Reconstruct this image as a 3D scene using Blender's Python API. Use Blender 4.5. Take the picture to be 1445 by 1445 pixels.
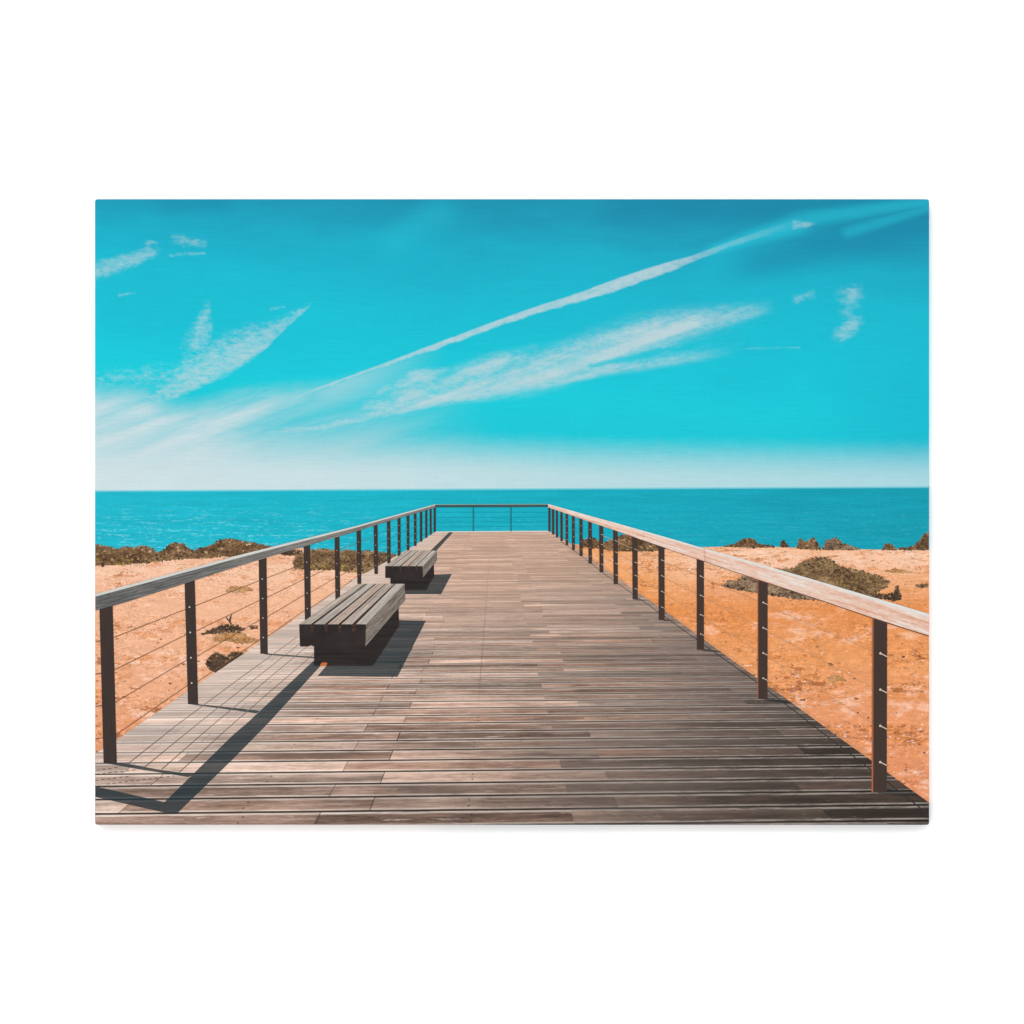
import bpy, bmesh, math, random
from mathutils import Vector

# ------------------------------------------------------------------ scene, camera, light
for o in list(bpy.data.objects):
    bpy.data.objects.remove(o)
S = bpy.context.scene
C = S.collection
DEPTH = 0.026            # depth of the stretched canvas (1 unit = 1 m, 1 mm = 1 px of the photograph)
CAM_D = 6.0
cam_d = bpy.data.cameras.new('camera')
cam = bpy.data.objects.new('camera', cam_d); C.objects.link(cam)
cam.location = (0, -DEPTH - CAM_D, 0); cam.rotation_euler = (math.radians(90), 0, 0)
cam_d.sensor_width = 36; cam_d.lens = 36 * CAM_D / 1.445
cam_d.clip_start = 0.1; cam_d.clip_end = 100
S.camera = cam

W = bpy.data.worlds.new('World'); S.world = W; W.use_nodes = True
W.node_tree.nodes['Background'].inputs[0].default_value = (1, 1, 1, 1)
W.node_tree.nodes['Background'].inputs[1].default_value = 1.27          # white studio surround

lamp_d = bpy.data.lights.new('softbox', 'AREA'); lamp_d.shape = 'SQUARE'; lamp_d.size = 4.6
lamp_d.energy = 520
lamp = bpy.data.objects.new('softbox', lamp_d); C.objects.link(lamp)
lamp.location = (-3.0, -9.0, 5.2)
lamp.rotation_euler = (Vector((0, 0, 0)) - lamp.location).to_track_quat('-Z', 'Y').to_euler()

vs = S.view_settings
vs.view_transform = 'Standard'; vs.look = 'None'; vs.exposure = 0; vs.gamma = 1; vs.use_curve_mapping = False
INK = 0.66               # albedo of a full white in the print under this light

# ------------------------------------------------------------------ node shorthand
def lin(h):
    h = h.lstrip('#')
    r = []
    for i in (0, 2, 4):
        c = int(h[i:i+2], 16) / 255
        r.append(c / 12.92 if c <= .04045 else ((c + .055) / 1.055) ** 2.4)
    return (*r, 1.0)

class V:
    def __init__(s, g, sock): s.g, s.s = g, sock
    def __add__(s, o): return s.g.m('ADD', s, o)
    __radd__ = __add__
    def __mul__(s, o): return s.g.m('MULTIPLY', s, o)
    __rmul__ = __mul__
    def __sub__(s, o): return s.g.m('SUBTRACT', s, o)
    def __rsub__(s, o): return s.g.m('SUBTRACT', o, s)
    def __truediv__(s, o): return s.g.m('DIVIDE', s, o)
    def __rtruediv__(s, o): return s.g.m('DIVIDE', o, s)
    def __neg__(s): return s.g.m('MULTIPLY', s, -1.0)

class G:
    """one material's node graph; X and Y are millimetres on the print, from its own corner"""
    def __init__(g, name):
        g.mat = bpy.data.materials.new(name); g.mat.use_nodes = True
        g.nt = g.mat.node_tree; g.N = g.nt.nodes; g.L = g.nt.links
        g.bsdf = g.N['Principled BSDF']
        tc = g.N.new('ShaderNodeTexCoord'); sp = g.N.new('ShaderNodeSeparateXYZ')
        g.L.new(tc.outputs['Object'], sp.inputs[0])
        g.X = V(g, sp.outputs[0]) * 1000.0 + 722.5
        g.Y = 1164.0 - V(g, sp.outputs[2]) * 1000.0
    def put(g, inp, v):
        if isinstance(v, V): g.L.new(v.s, inp)
        elif isinstance(v, str): inp.default_value = lin(v)
        else: inp.default_value = v
    def m(g, op, a, b=0.0, c=None):
        n = g.N.new('ShaderNodeMath'); n.operation = op
        g.put(n.inputs[0], a); g.put(n.inputs[1], b)
        if c is not None: g.put(n.inputs[2], c)
        return V(g, n.outputs[0])
    def floor(g, a): return g.m('FLOOR', a)
    def fract(g, a): return g.m('FRACT', a)
    def abs(g, a): return g.m('ABSOLUTE', a)
    def mx(g, a, b): return g.m('MAXIMUM', a, b)
    def mn(g, a, b): return g.m('MINIMUM', a, b)
    def ss(g, a, lo, hi):
        n = g.N.new('ShaderNodeMapRange'); n.interpolation_type = 'SMOOTHSTEP'
        g.put(n.inputs[0], a); g.put(n.inputs[1], lo); g.put(n.inputs[2], hi)
        n.inputs[3].default_value = 0; n.inputs[4].default_value = 1
        return V(g, n.outputs[0])
    def ls(g, a, lo, hi, o0=0.0, o1=1.0):
        n = g.N.new('ShaderNodeMapRange')
        g.put(n.inputs[0], a); g.put(n.inputs[1], lo); g.put(n.inputs[2], hi); g.put(n.inputs[3], o0); g.put(n.inputs[4], o1)
        return V(g, n.outputs[0])
    def vec(g, x, y=0.0, z=0.0):
        n = g.N.new('ShaderNodeCombineXYZ')
        for i, v in enumerate((x, y, z)): g.put(n.inputs[i], v)
        return V(g, n.outputs[0])
    def noise(g, x, y=0.0, z=0.0, scale=1.0, detail=3.0, rough=.55, dist=0.0):
        n = g.N.new('ShaderNodeTexNoise'); n.noise_dimensions = '3D'
        g.L.new(g.vec(x, y, z).s, n.inputs['Vector'])
        n.inputs['Scale'].default_value = scale; n.inputs['Detail'].default_value = detail
        n.inputs['Roughness'].default_value = rough; n.inputs['Distortion'].default_value = dist
        return V(g, n.outputs[0])
    def white(g, x, y=0.0, z=0.0):
        n = g.N.new('ShaderNodeTexWhiteNoise'); n.noise_dimensions = '3D'
        g.L.new(g.vec(x, y, z).s, n.inputs['Vector'])
        return V(g, n.outputs['Value'])
    def curve(g, x, pts, smooth=True):
        """piecewise curve through (x, y) points"""
        x0, x1 = pts[0][0], pts[-1][0]
        ys = [p[1] for p in pts]; y0, y1 = min(ys), max(ys)
        if y1 - y0 < 1e-9: y1 = y0 + 1
        n = g.N.new('ShaderNodeFloatCurve'); cm = n.mapping; cv = cm.curves[0]
        cm.use_clip = True
        for p in pts[1:-1]: cv.points.new((p[0]-x0)/(x1-x0), (p[1]-y0)/(y1-y0))
        cv.points[0].location = (0, (ys[0]-y0)/(y1-y0)); cv.points[-1].location = (1, (ys[-1]-y0)/(y1-y0))
        if not smooth:
            for p in cv.points: p.handle_type = 'VECTOR'
        cm.update()
        t = g.m('MULTIPLY', x - x0, 1/(x1-x0)); t = g.mx(g.mn(t, 1.0), 0.0)
        g.put(n.inputs['Value'], t); n.inputs['Factor'].default_value = 1
        return V(g, n.outputs[0]) * (y1-y0) + y0
    def ramp(g, x, stops):
        n = g.N.new('ShaderNodeValToRGB'); e = n.color_ramp.elements
        x0, x1 = stops[0][0], stops[-1][0]
        while len(e) < len(stops): e.new(.5)
        for i, (p, c) in enumerate(stops):
            e[i].position = (p-x0)/(x1-x0)
        for i, (p, c) in enumerate(stops):
            e[i].color = lin(c)
        g.put(n.inputs[0], g.ls(x, x0, x1))
        return V(g, n.outputs[0])
    def mix(g, a, b, f, blend='MIX'):
        n = g.N.new('ShaderNodeMix'); n.data_type = 'RGBA'; n.blend_type = blend
        g.put(n.inputs[0], f)
        ins = [i for i in n.inputs if i.type == 'RGBA']
        g.put(ins[0], a); g.put(ins[1], b)
        return V(g, [o for o in n.outputs if o.type == 'RGBA'][0])
    def gain(g, col, k):
        """colour times scalar"""
        n = g.N.new('ShaderNodeVectorMath'); n.operation = 'SCALE'
        g.L.new(col.s, n.inputs[0]); g.put(n.inputs['Scale'], k)
        return V(g, n.outputs[0])
    def seg(g, x0, y0, x1, y1, w0, w1, soft=.95, dx=None, dy=None, end=None):
        """soft streak from one point to another"""
        L = math.hypot(x1-x0, y1-y0); ax, ay = (x1-x0)/L, (y1-y0)/L
        px = g.X if dx is None else g.X + dx
        py = g.Y if dy is None else g.Y + dy
        rx = px - x0; ry = py - y0
        s = (rx*ax + ry*ay) / L
        q = g.abs(ry*ax - rx*ay)
        w = g.ls(s, 0.0, 1.0, w0, w1)
        e = end or max(w0, w1) / L
        d = 1.0 - g.ss(q / w, 1.0-soft, 1.0+soft*.6)
        return d * g.ss(s, -e, e) * (1.0 - g.ss(s, 1.0-e, 1.0+e))
    def finish(g, col, rough=.8, weave=True):
        k = INK
        if weave:      # woven cotton: threads take the ink unevenly and stand a little proud
            wv = g.noise(g.X*.02, g.Y*.36, 0.0, detail=1.0)
            wh = g.noise(g.X*.40, g.Y*.03, 5.0, detail=1.0)
            k = (wv-.5)*.12*INK + (wh-.5)*.05*INK + INK
            h = g.m('SINE', g.X*2.4)*g.m('SINE', g.Y*2.4)
            b = g.N.new('ShaderNodeBump'); b.inputs['Strength'].default_value = .12; b.inputs['Distance'].default_value = .0002
            g.put(b.inputs['Height'], h); g.L.new(b.outputs[0], g.bsdf.inputs['Normal'])
        g.L.new(g.gain(col, k).s, g.bsdf.inputs['Base Color'])
        g.bsdf.inputs['Roughness'].default_value = rough
        g.bsdf.inputs['Specular IOR Level'].default_value = 0.0
        return g.mat

# ------------------------------------------------------------------ what the picture on the canvas shows
XV = 698.6
def horizon(g): return 691.8 - (g.X - 134.0) * .0049
def ground(g):
    t = g.mx(g.Y - horizon(g), 1.0)
    T = t / (1.0 - (g.X - XV) * 1.36e-5)
    u = (g.X - XV) / t
    return t, T, u

def sky_color(g):
    X, Y = g.X, g.Y
    lf = g.noise(X*.004, Y*.012, 2.0, detail=3.0)
    # tone of the clear sky, darker towards the top and the right
    yy = Y + (lf - .5)*130.0 - (X - 722.0)*.06 - 12.0
    base = g.ramp(yy, [(250, '#2088a5'), (300, '#2197b3'), (345, '#20a9c2'), (400, '#1fb3c9'), (470, '#1ebccf'), (545, '#1ec5d4'), (640, '#21c1d0')])
    dark = g.seg(1330, 312, 1040, 380, 40, 22, .98) * .5
    dark = g.mx(dark, g.seg(860, 290, 1110, 296, 34, 20, .9) * .5)
    dark = g.mx(dark, g.seg(235, 281, 330, 288, 26, 18, .98) * .35)
    base = g.mix(base, '#1f7fa2', dark)
    lite = g.seg(1000, 354, 1140, 312, 8, 16, .9) * .55
    lite = g.mx(lite, g.seg(1130, 310, 1330, 282, 12, 8, .9) * .45)
    lite = g.mx(lite, g.seg(1190, 330, 1320, 290, 9, 7, .9) * .35)
    lite = g.mx(lite, g.seg(540, 350, 640, 285, 22, 26, .9) * .25)
    base = g.mix(base, '#2cc4d8', lite)
    base = g.mix(base, '#1eb0c8', g.ss(X, 1080, 1311) * g.ss(Y, 470, 560) * .6)
    # haze over the horizon
    hn = g.noise(X*.05, Y*.09, 8.0, detail=4.0, rough=.7)
    hz = g.ss(Y + (hn - .5)*12.0, g.curve(X, [(134, 570), (400, 596), (640, 604), (900, 611), (1311, 616)]), g.curve(X, [(134, 672), (640, 674), (900, 680), (1311, 682)]))
    hcol = g.ramp(X, [(134, '#ccdde1'), (500, '#c2d9dd'), (800, '#b4d5da'), (1311, '#a6d2db')])
    col = g.mix(base, hcol, hz)
    # noise that frays the clouds, stretched along their drift
    a, b = math.cos(.33), math.sin(.33)
    al = X*a - Y*b; ac = X*b + Y*a
    n1 = g.noise(al*.010, ac*.045, 0.0, detail=6.0, rough=.62, dist=.4)
    n2 = g.noise(al*.035, ac*.11, 3.0, detail=5.0, rough=.65)
    n3 = g.noise(X*.05, Y*.09, 8.0, detail=4.0, rough=.7)
    nf = g.noise(X*.075, Y*.14, 14.0, detail=5.0, rough=.72)
    def fray(sh, amt=1.5): return g.ss(sh*.9 + (nf - .5)*amt*1.5*g.mn(sh*3.0, 1.0), .05, 1.30)
    wy = (n2 - .5)*16.0; wy2 = (n3 - .5)*18.0
    # broad veil on the left
    top = g.curve(X, [(134, 548), (190, 548), (225, 562), (255, 568), (300, 562), (340, 552), (400, 546), (470, 540), (520, 530), (600, 522), (700, 510)])
    n6 = g.noise(al*.0045 + (nf-.5)*.1, ac*.042, 31.0, detail=5.0, rough=.6)
    vt = g.ss(Y + wy*.9 + (nf-.5)*8.0, top - 14.0, top + 34.0)
    fadex = 1.0 - g.ss(X + (n1-.5)*150.0 + (Y-560)*-.5, 230, 640)
    yt = g.curve(X, [(134, 660), (230, 629), (320, 597), (400, 567), (500, 530), (638, 480), (700, 458)])
    under = g.ss(Y - yt, -2.0, 14.0) * g.ss(X, 250, 400)
    veil = vt * g.mn(g.ls(n6, .34, .64, .22, .78) + fadex*.22, .86) * (1.0 - under*.55) * (1.0 - g.ss(X + (Y-560)*-.2, 480, 700)) * (1.0 - g.ss(Y, 620, 690)*.7)
    # long double streak to the right
    st = g.curve(X, [(330, 600), (420, 588), (500, 540), (560, 517), (640, 509), (690, 490), (740, 482), (800, 478), (850, 470), (900, 459), (950, 448), (1000, 438), (1050, 431), (1110, 428)])
    sb = g.curve(X, [(330, 612), (420, 606), (500, 592), (560, 580), (620, 573), (700, 563), (780, 549), (850, 533), (900, 523), (950, 515), (1000, 508), (1040, 503), (1060, 470), (1110, 440)])
    yw = Y + wy2*.55 + wy*.4
    s = (yw - st) / g.mx(sb - st, 4.0)
    prof = g.ss(s, -.02, .22) * (1.0 - g.ss(s, .82, 1.03))
    n4 = g.noise(al*.006, ac*.075, 11.0, detail=5.0, rough=.6)
    gap = g.seg(830, 517, 1060, 470, 4, 6, .9, dy=wy*.5) * .6
    low = g.ss(s, .55, .78)
    tex = g.mx(g.ls(n4, .36, .62, .22, .92), low * g.ls(n2, .3, .6, .45, .85))
    n5 = g.noise(al*.012, ac*.030, 21.0, detail=4.0, rough=.55)
    def ribbon(x, y, yc, wd, it, up=(-1.5, .1), dn=(.1, 1.25), amp=.6):
        """soft ribbon of vapour along a curve: centre, half width and strength over x"""
        w_ = g.curve(x, wd); d_ = (y + wy*amp + (nf-.5)*9.0*amp - g.curve(x, yc)) / w_
        return g.ss(d_, up[0], up[1]) * (1.0 - g.ss(d_, dn[0], dn[1])) * g.curve(x, it)
    core = ribbon(X, Y, [(290, 620), (380, 611), (470, 600), (583, 570), (700, 543), (780, 519), (860, 492), (930, 470), (1000, 452), (1050, 442), (1110, 430)],
                  [(290, 9), (440, 9), (583, 14), (700, 23), (780, 33), (860, 33), (950, 27), (1050, 16), (1110, 9)],
                  [(290, 0), (390, .55), (480, .75), (560, .85), (640, .9), (780, .95), (940, .95), (1000, .7), (1050, .5), (1085, .3), (1110, 0)])
    lowr = ribbon(X, Y, [(640, 572), (720, 556), (850, 524), (960, 506), (1050, 492)], [(640, 5), (720, 7), (850, 10), (960, 12), (1050, 11)],
                  [(640, 0), (720, .45), (850, .7), (940, .55), (1000, .28), (1050, 0)], amp=.4)
    thin = prof * g.ls(n5, .34, .62, .12, .80) * g.ss(X, 400, 560) * (1.0 - g.ss(X + (n3-.5)*80.0, 900, 1060)*.9)
    den0 = g.mx(core, g.mx(lowr, thin * .85)) * (1.0 - gap) * g.ls(n4, .36, .58, .60, 1.0) * g.ls(n5, .35, .6, .80, 1.0)
    streak = g.ss(den0*1.05 + (nf-.5)*.9*g.mn(den0*3.0, 1.0), -.02, 1.10) * g.ss(X, 290, 420) * (1.0 - g.ss(X + (n3-.5)*50.0, 1070, 1106)) * .95
    # condensation trail
    yc = g.curve(X, [(230, 629), (320, 597), (400, 567), (500, 530), (638, 480), (749, 440), (830, 415), (900, 391), (960, 371), (1030, 345), (1140, 309)])
    wd = g.curve(X, [(230, 3), (400, 4), (500, 2.6), (638, 4.6), (749, 5.2), (830, 7), (880, 8.5), (950, 7), (1010, 4.5), (1140, 9)])
    d = Y - yc
    up = g.ss(d + (n3-.5)*2.0, -wd - .8, -wd + 2.2)
    dn = 1.0 - g.ss(d + (n3-.5)*9.0, wd - 2.5, wd + 1.8)
    trail = up * dn * g.ss(X, 235, 420) * (1.0 - g.ss(X + (n3-.5)*40.0, 930, 1030)*.72) * (1.0 - g.ss(X, 1030, 1140)) * g.ls(n2, .3, .6, .72, .95) * g.ls(X, 380, 560, .55, 1.0)
    glow = g.ss(d, -3.0, 6.0) * (1.0 - g.ss(d, 6.0, 60.0)) * (1.0 - g.ss(X, 470, 640)) * g.ss(X, 380, 480) * .45
    # wisp with a spur on the left
    w = ribbon(X, Y, [(198, 572), (240, 547), (270, 528), (300, 511), (340, 492), (370, 477), (395, 461), (415, 446), (440, 429)],
               [(198, 12), (240, 24), (270, 32), (300, 36), (340, 33), (370, 25), (395, 15), (415, 10), (440, 5)],
               [(198, .6), (240, .8), (270, .9), (300, .85), (340, .9), (375, .8), (400, .7), (430, .5), (440, 0)], up=(-1.5, .1), dn=(.55, .95), amp=.7)
    w = g.mx(w, g.seg(276, 500, 292, 432, 26, 6, .98, dx=wy2*.5) * .75)
    w = g.mx(w, g.seg(110, 548, 250, 524, 24, 18, .98, dy=wy2) * .42)
    w = fray(w*.95, 1.25) * g.ls(n1, .30, .60, .65, .92)
    # small wisps
    k = g.seg(120, 388, 222, 354, 15, 8, .98, dy=wy2*.7) * .72
    k = g.mx(k, g.seg(205, 344, 222, 342, 5, 3, .98, dy=wy2*.5) * .55)
    k = g.mx(k, g.seg(242, 337, 292, 344, 9, 7, .98, dy=wy2*.8) * .45)
    k = g.mx(k, g.seg(238, 360, 290, 357, 3.4, 2, .98, dy=wy2*.5) * .5)
    k = g.mx(k, g.seg(380, 436, 402, 433, 4, 2, .98, dy=wy2*.5) * .4)
    k = g.mx(k, g.seg(166, 416, 192, 413, 3, 1.5, .98, dy=wy2*.5) * .4)
    k = g.mx(k, g.seg(1188, 424, 1214, 410, 17, 14, .98, dy=wy2*.5) * .68)
    k = g.mx(k, g.seg(1190, 448, 1210, 430, 14, 11, .98, dy=wy2*.7) * .42)
    k = g.mx(k, g.seg(1180, 478, 1212, 450, 11, 13, .98, dy=wy2*.5) * .72)
    k = g.mx(k, g.seg(1116, 318, 1148, 316, 8, 3.5, .98, dy=wy2*.5) * .68)
    k = g.mx(k, g.seg(1118, 424, 1150, 414, 8, 7, .98, dy=wy2*.6) * .42)
    k = g.mx(k, g.seg(1046, 492, 1130, 490, 2.5, 1.5, .98, dy=wy2*.3) * .3)
    k = fray(k*1.2, 1.3) * .64
    trail = trail * g.ls(nf, .32, .58, .60, 1.0) * .92
    den = g.mx(g.mx(veil, streak), g.mx(g.mx(trail, glow), g.mx(w, k)))
    return g.mix(col, g.mix('#bccfd4', '#cddadd', veil), g.mn(den, .90))

def sea_color(g):
    X, Y = g.X, g.Y
    t, T, u = ground(g)
    base = g.ramp(X, [(134, '#24b2c6'), (400, '#20b1c4'), (720, '#1eaabd'), (1000, '#1ca1b5'), (1311, '#1b99ad')])
    far = g.ss(t, 0.0, 3.5)
    rip = g.noise(X*.02, Y*.40, 1.0, detail=4.0, rough=.65)
    rip2 = g.noise(X*.14, Y*.50, 4.0, detail=4.0, rough=.7)
    big = g.noise(X*.006, Y*.10, 7.0, detail=3.0)
    k = (rip - .5)*.38 + (rip2 - .5)*.36 + (big - .5)*.35 + 1.0
    col = g.gain(base, k)
    fleck = g.ss(rip2*.6 + g.noise(X*.03, Y*.28, 9.0, detail=4.0)*.6, .62, .74) * g.ls(X, 300, 640, .75, .10) * g.ss(t, 6, 70)
    col = g.mix(col, '#7fd6df', fleck)
    return g.mix('#8fd3dc', col, far)

def sand_color(g):
    X, Y = g.X, g.Y
    t, T, u = ground(g)
    nr = g.ss(t, 80, 260)
    def duo(fx, fy, z, det, ro):      # lumps grow towards the viewer
        far_ = g.noise(X*fx*2.0, Y*fy*2.6, z, detail=det, rough=ro)
        near_ = g.noise(X*fx*.85, Y*fy*.85, z + 3.0, detail=det, rough=ro)
        return far_ + (near_ - far_) * nr
    big = duo(.007, .022, 0.0, 4.0, .6)
    mid = duo(.03, .07, 12.0, 5.0, .7)
    fine = duo(.12, .22, 22.0, 4.0, .75)
    grit = g.noise(X*.32, Y*.55, 15.0, detail=3.0, rough=.75)
    patch = duo(.010, .030, 32.0, 3.0, .6)
    left = g.ramp(t + (big-.5)*120.0, [(70, '#e4a47c'), (105, '#f0c2a4'), (150, '#ecb593'), (230, '#eab08c'), (310, '#e7a67f'), (390, '#dc936a')])
    right = g.ramp(t + (big-.5)*90.0, [(78, '#edb48c'), (100, '#f3c6a8'), (130, '#ebab7e'), (175, '#e18f54'), (240, '#e69d67'), (320, '#e4986a'), (450, '#dd9066')])
    col = g.mix(left, right, g.ss(X, 690, 720))
    gold = (1.0 - g.ss(X, 880, 1010)) * g.ss(X, 700, 720) * (1.0 - g.ss(t, 190, 240))
    col = g.mix(col, '#e8984f', gold * g.ls(mid, .35, .6, .25, .85))
    col = g.mix(col, '#f6d5c1', g.ss(mid*.5 + big*.5, .52, .62) * .55)
    ochre = duo(.022, .065, 42.0, 5.0, .72)
    col = g.mix(col, '#d98a50', g.ss(ochre + (patch-.5)*.5, .52, .62) * g.ls(X, 600, 800, .55, .72))
    rough_ = g.ls(patch, .42, .58, .35, 1.45) * (1.0 - g.ss(Y, 830, 775)*.4)
    col = g.gain(col, g.mx(((fine-.5)*1.5 + (grit-.5)*1.1) * rough_ + (mid-.5)*.55 + 1.0, .3))
    lump = duo(.055, .13, 52.0, 4.0, .7)
    col = g.mix(col, '#9c5a34', g.ss(lump + (patch-.5)*.5, .58, .65) * .70)
    peb = duo(.09, .19, 62.0, 2.0, .55)
    col = g.mix(col, '#593626', g.ss(peb + (fine-.5)*.15, .665, .70) * .9)
    col = g.mix(col, '#6e4530', g.ss(g.noise(X*.26, Y*.46, 72.0, detail=2.0, rough=.6) + (patch-.5)*.4, .645, .70) * .7)
    col = g.mix(col, '#fae6d8', g.ss(duo(.10, .22, 82.0, 3.0, .65) + (patch-.5)*.2, .62, .69) * .65)
    return col

def deck_color(g):
    X, Y = g.X, g.Y
    t, T, u = ground(g)
    q = 1.0 / T / 1.025e-4 - .55
    i = g.floor(q); f = q - i
    par = i - g.floor(i*.5)*2.0
    jit = (g.white(i, 3.0) - .5) * g.ss(i, 32, 44) * .05
    s = (u + .54 - par*.15 - jit) / .776
    j = g.floor(s); jf = s - j
    r1 = g.white(i, j, 1.0); r2 = g.white(i, j, 2.0); r3 = g.white(i, j, 5.0)
    seed = i*3.17 + j*7.31
    r0 = g.white(i, 50.0)
    grain = g.noise(u*9.0, q*9.0, seed, detail=6.0, rough=.75, dist=.5)
    fib = g.noise(u*42.0, q*26.0, seed + 20.0, detail=4.0, rough=.75)
    streak = g.noise(u*3.6, q*2.6, seed + 40.0, detail=4.0, rough=.65)
    blot = g.noise(u*3.4, q*.34, 90.0, detail=6.0, rough=.72)
    body = g.ramp(r1*.55 + r0*.25 + (streak-.5)*.9 + .06, [(0, '#786258'), (.3, '#9f8272'), (.55, '#b79a8a'), (.8, '#caaf9f'), (1, '#d4c3b6')])
    body = g.mix(body, '#b0836c', g.ss(r2, .55, 1.0) * .4)
    body = g.mix(body, '#94877f', g.ss(r3, .6, 1.0) * .5)
    r5 = g.white(i, j, 15.0)
    body = g.gain(body, g.ls(g.noise(r5*7.0 + r1*3.0, u*.4, seed, detail=2.0)*.4 + r5*.6, .24, .70, .58, 1.30))
    lum = g.mx((grain - .5)*1.7 + (fib - .5)*1.35 + (blot - .5)*1.6 + (streak - .5)*1.0 + 1.0, .25)
    body = g.gain(body, lum)
    # worn pale patches, scuffs and grey mould
    scuff = g.noise(u*7.0, q*3.2, seed + 11.0, detail=5.0, rough=.75)
    body = g.mix(body, '#dccabd', g.ss(scuff, .58, .70) * .6)
    body = g.mix(body, '#675a53', g.ss(g.noise(u*2.2, q*1.1, 61.0, detail=5.0, rough=.7) + (r2-.5)*.25 + (fib-.5)*.2, .56, .70) * .6)
    # eased pale arrises and the open joint between boards
    wob = (g.noise(u*5.0, i*3.0, 4.0, detail=3.0) - .5)*.10
    ff = f + wob
    pale = g.mx(g.ss(ff, .72, .82), 1.0 - g.ss(ff, .08, .19))
    near = 1.0 - g.ss(i, 48, 110)*.75
    body = g.mix(body, g.gain(g.mix(body, '#e6d6ca', .72), 1.0), pale * g.ls(grain + (scuff-.5)*.5, .32, .58, .25, 1.0) * near)
    gap = g.mx(g.ss(f, .875, .925), 1.0 - g.ss(f, .02, .05))
    body = g.mix(body, '#2b201b', gap * near * .94)
    joint = (1.0 - g.ss(g.mn(jf, 1.0 - jf), .0018, .0036)) * near * (1.0 - g.ss(X, 600, 720)) * g.ls(g.white(i, j, 9.0), 0.0, 1.0, .4, .95)
    body = g.mix(body, '#3a2a24', joint)
    body = g.mix(body, '#5d463b', (1.0 - g.ss(g.abs(u + .078), .001, .006)) * g.ss(i, 30, 36) * (1.0 - g.ss(i, 70, 110)) * .35)
    # nail heads over two of the joists
    nx = g.mn(g.abs(u + .078 + (r0-.5)*.012), g.abs(u + .78 + (r0-.5)*.02)); nf = g.mn(g.abs(f - .25), g.abs(f - .66))
    nail = (1.0 - g.ss(nx, .001, .0045)) * (1.0 - g.ss(nf, .03, .085)) * g.ss(g.white(i, 77.0), .45, .6)
    body = g.mix(body, '#40302a', nail * .75)
    # the boards are darker and greyer on the right hand side
    xe = X - (1100.0 - Y)*.50 + (r1 - .5)*210.0 + (blot-.5)*150.0 + (r0-.5)*60.0
    k = g.curve(xe, [(100, 1.14), (420, 1.04), (640, .90), (740, .80), (860, .58), (980, .40), (1100, .25), (1311, .14)])
    far = g.ss(i, 30, 75)
    warm = g.mix(body, '#d0aa92', far * .38)
    warm = g.mix(warm, g.gain(g.mix(warm, '#9c918b', .42), 1.0), g.ss(xe, 700, 980))
    warm = g.mix(warm, g.gain(g.mix(warm, '#c9bcb2', .6), 1.0), (1.0 - g.ss(u, -1.35, -.75)) * g.ss(i, 22.0, 27.0) * .8)
    # coarse drift of tone from row to row
    row = g.noise(q*.9, 3.0 + u*.25, 7.0, detail=4.0, rough=.75)
    out = g.gain(warm, k * ((row - .5)*1.25 + 1.13) * (1.0 - g.ss(Y, 940, 1120)*.16))
    edge = pale * g.ls(grain + (scuff-.5)*.8, .38, .60, .10, .95) * near * g.ss(X, 640, 900)
    out = g.mix(out, '#a3968d', edge * (1.0 - gap))
    return g.mix(out, '#b4a79d', g.ss(scuff + (fib-.5)*.5, .63, .76) * g.ss(X, 700, 900) * .4)

def mat_of(name, fn):
    g = G(name); return g.finish(fn(g))

def shade_mat(name, c='#2b383d', f=.86):
    g = G(name)
    return g.finish(g.mix(deck_color(g), c, f))

def flat(name, c, var=.2, sx=.05, sy=.3, c2=None):
    g = G(name)
    n = g.noise(g.X*sx, g.Y*sy, 3.0, detail=4.0, rough=.6)
    col = g.mix(c, c2 or c, g.ss(n, .35, .65))
    return g.finish(g.gain(col, (n-.5)*var*2 + 1.0))

def grainy(name, ang, stops, along=.012, across=.5, var=.5, seed=0.0, extra=None):
    """sawn wood with its grain along the angle (radians, Y down)"""
    g = G(name); c, s = math.cos(ang), math.sin(ang)
    al = g.X*c + g.Y*s; ac = g.Y*c - g.X*s
    n = g.noise(al*along, ac*across, seed, detail=5.0, rough=.65, dist=.6)
    n2 = g.noise(al*along*8, ac*across*1.6, seed+5, detail=4.0, rough=.7)
    col = g.ramp(n*.75 + n2*.25, stops)
    if extra: col = extra(g, col, n)
    return g.finish(g.gain(col, (n2-.5)*var + 1.0))

def shrub_mat(name, a, b, c, d, yel=0.0, y0=0.0):
    g = G(name)
    n = g.noise(g.X*.07, g.Y*.11, y0, detail=6.0, rough=.8)
    n2 = g.noise(g.X*.30, g.Y*.36, y0 + 4, detail=4.0, rough=.8)
    n3 = g.noise(g.X*.022, g.Y*.05, y0 + 8, detail=2.0)
    col = g.ramp(n*.45 + n2*.55 + (n3-.5)*.3, [(.38, a), (.465, b), (.53, c), (.60, d)])
    if yel:
        col = g.mix(col, '#a48538', g.ss(g.noise(g.X*.2, g.Y*.3, y0+9, detail=3.0) + (n3-.5)*.4, .54, .66) * yel)
    return g.finish(col)

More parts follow.
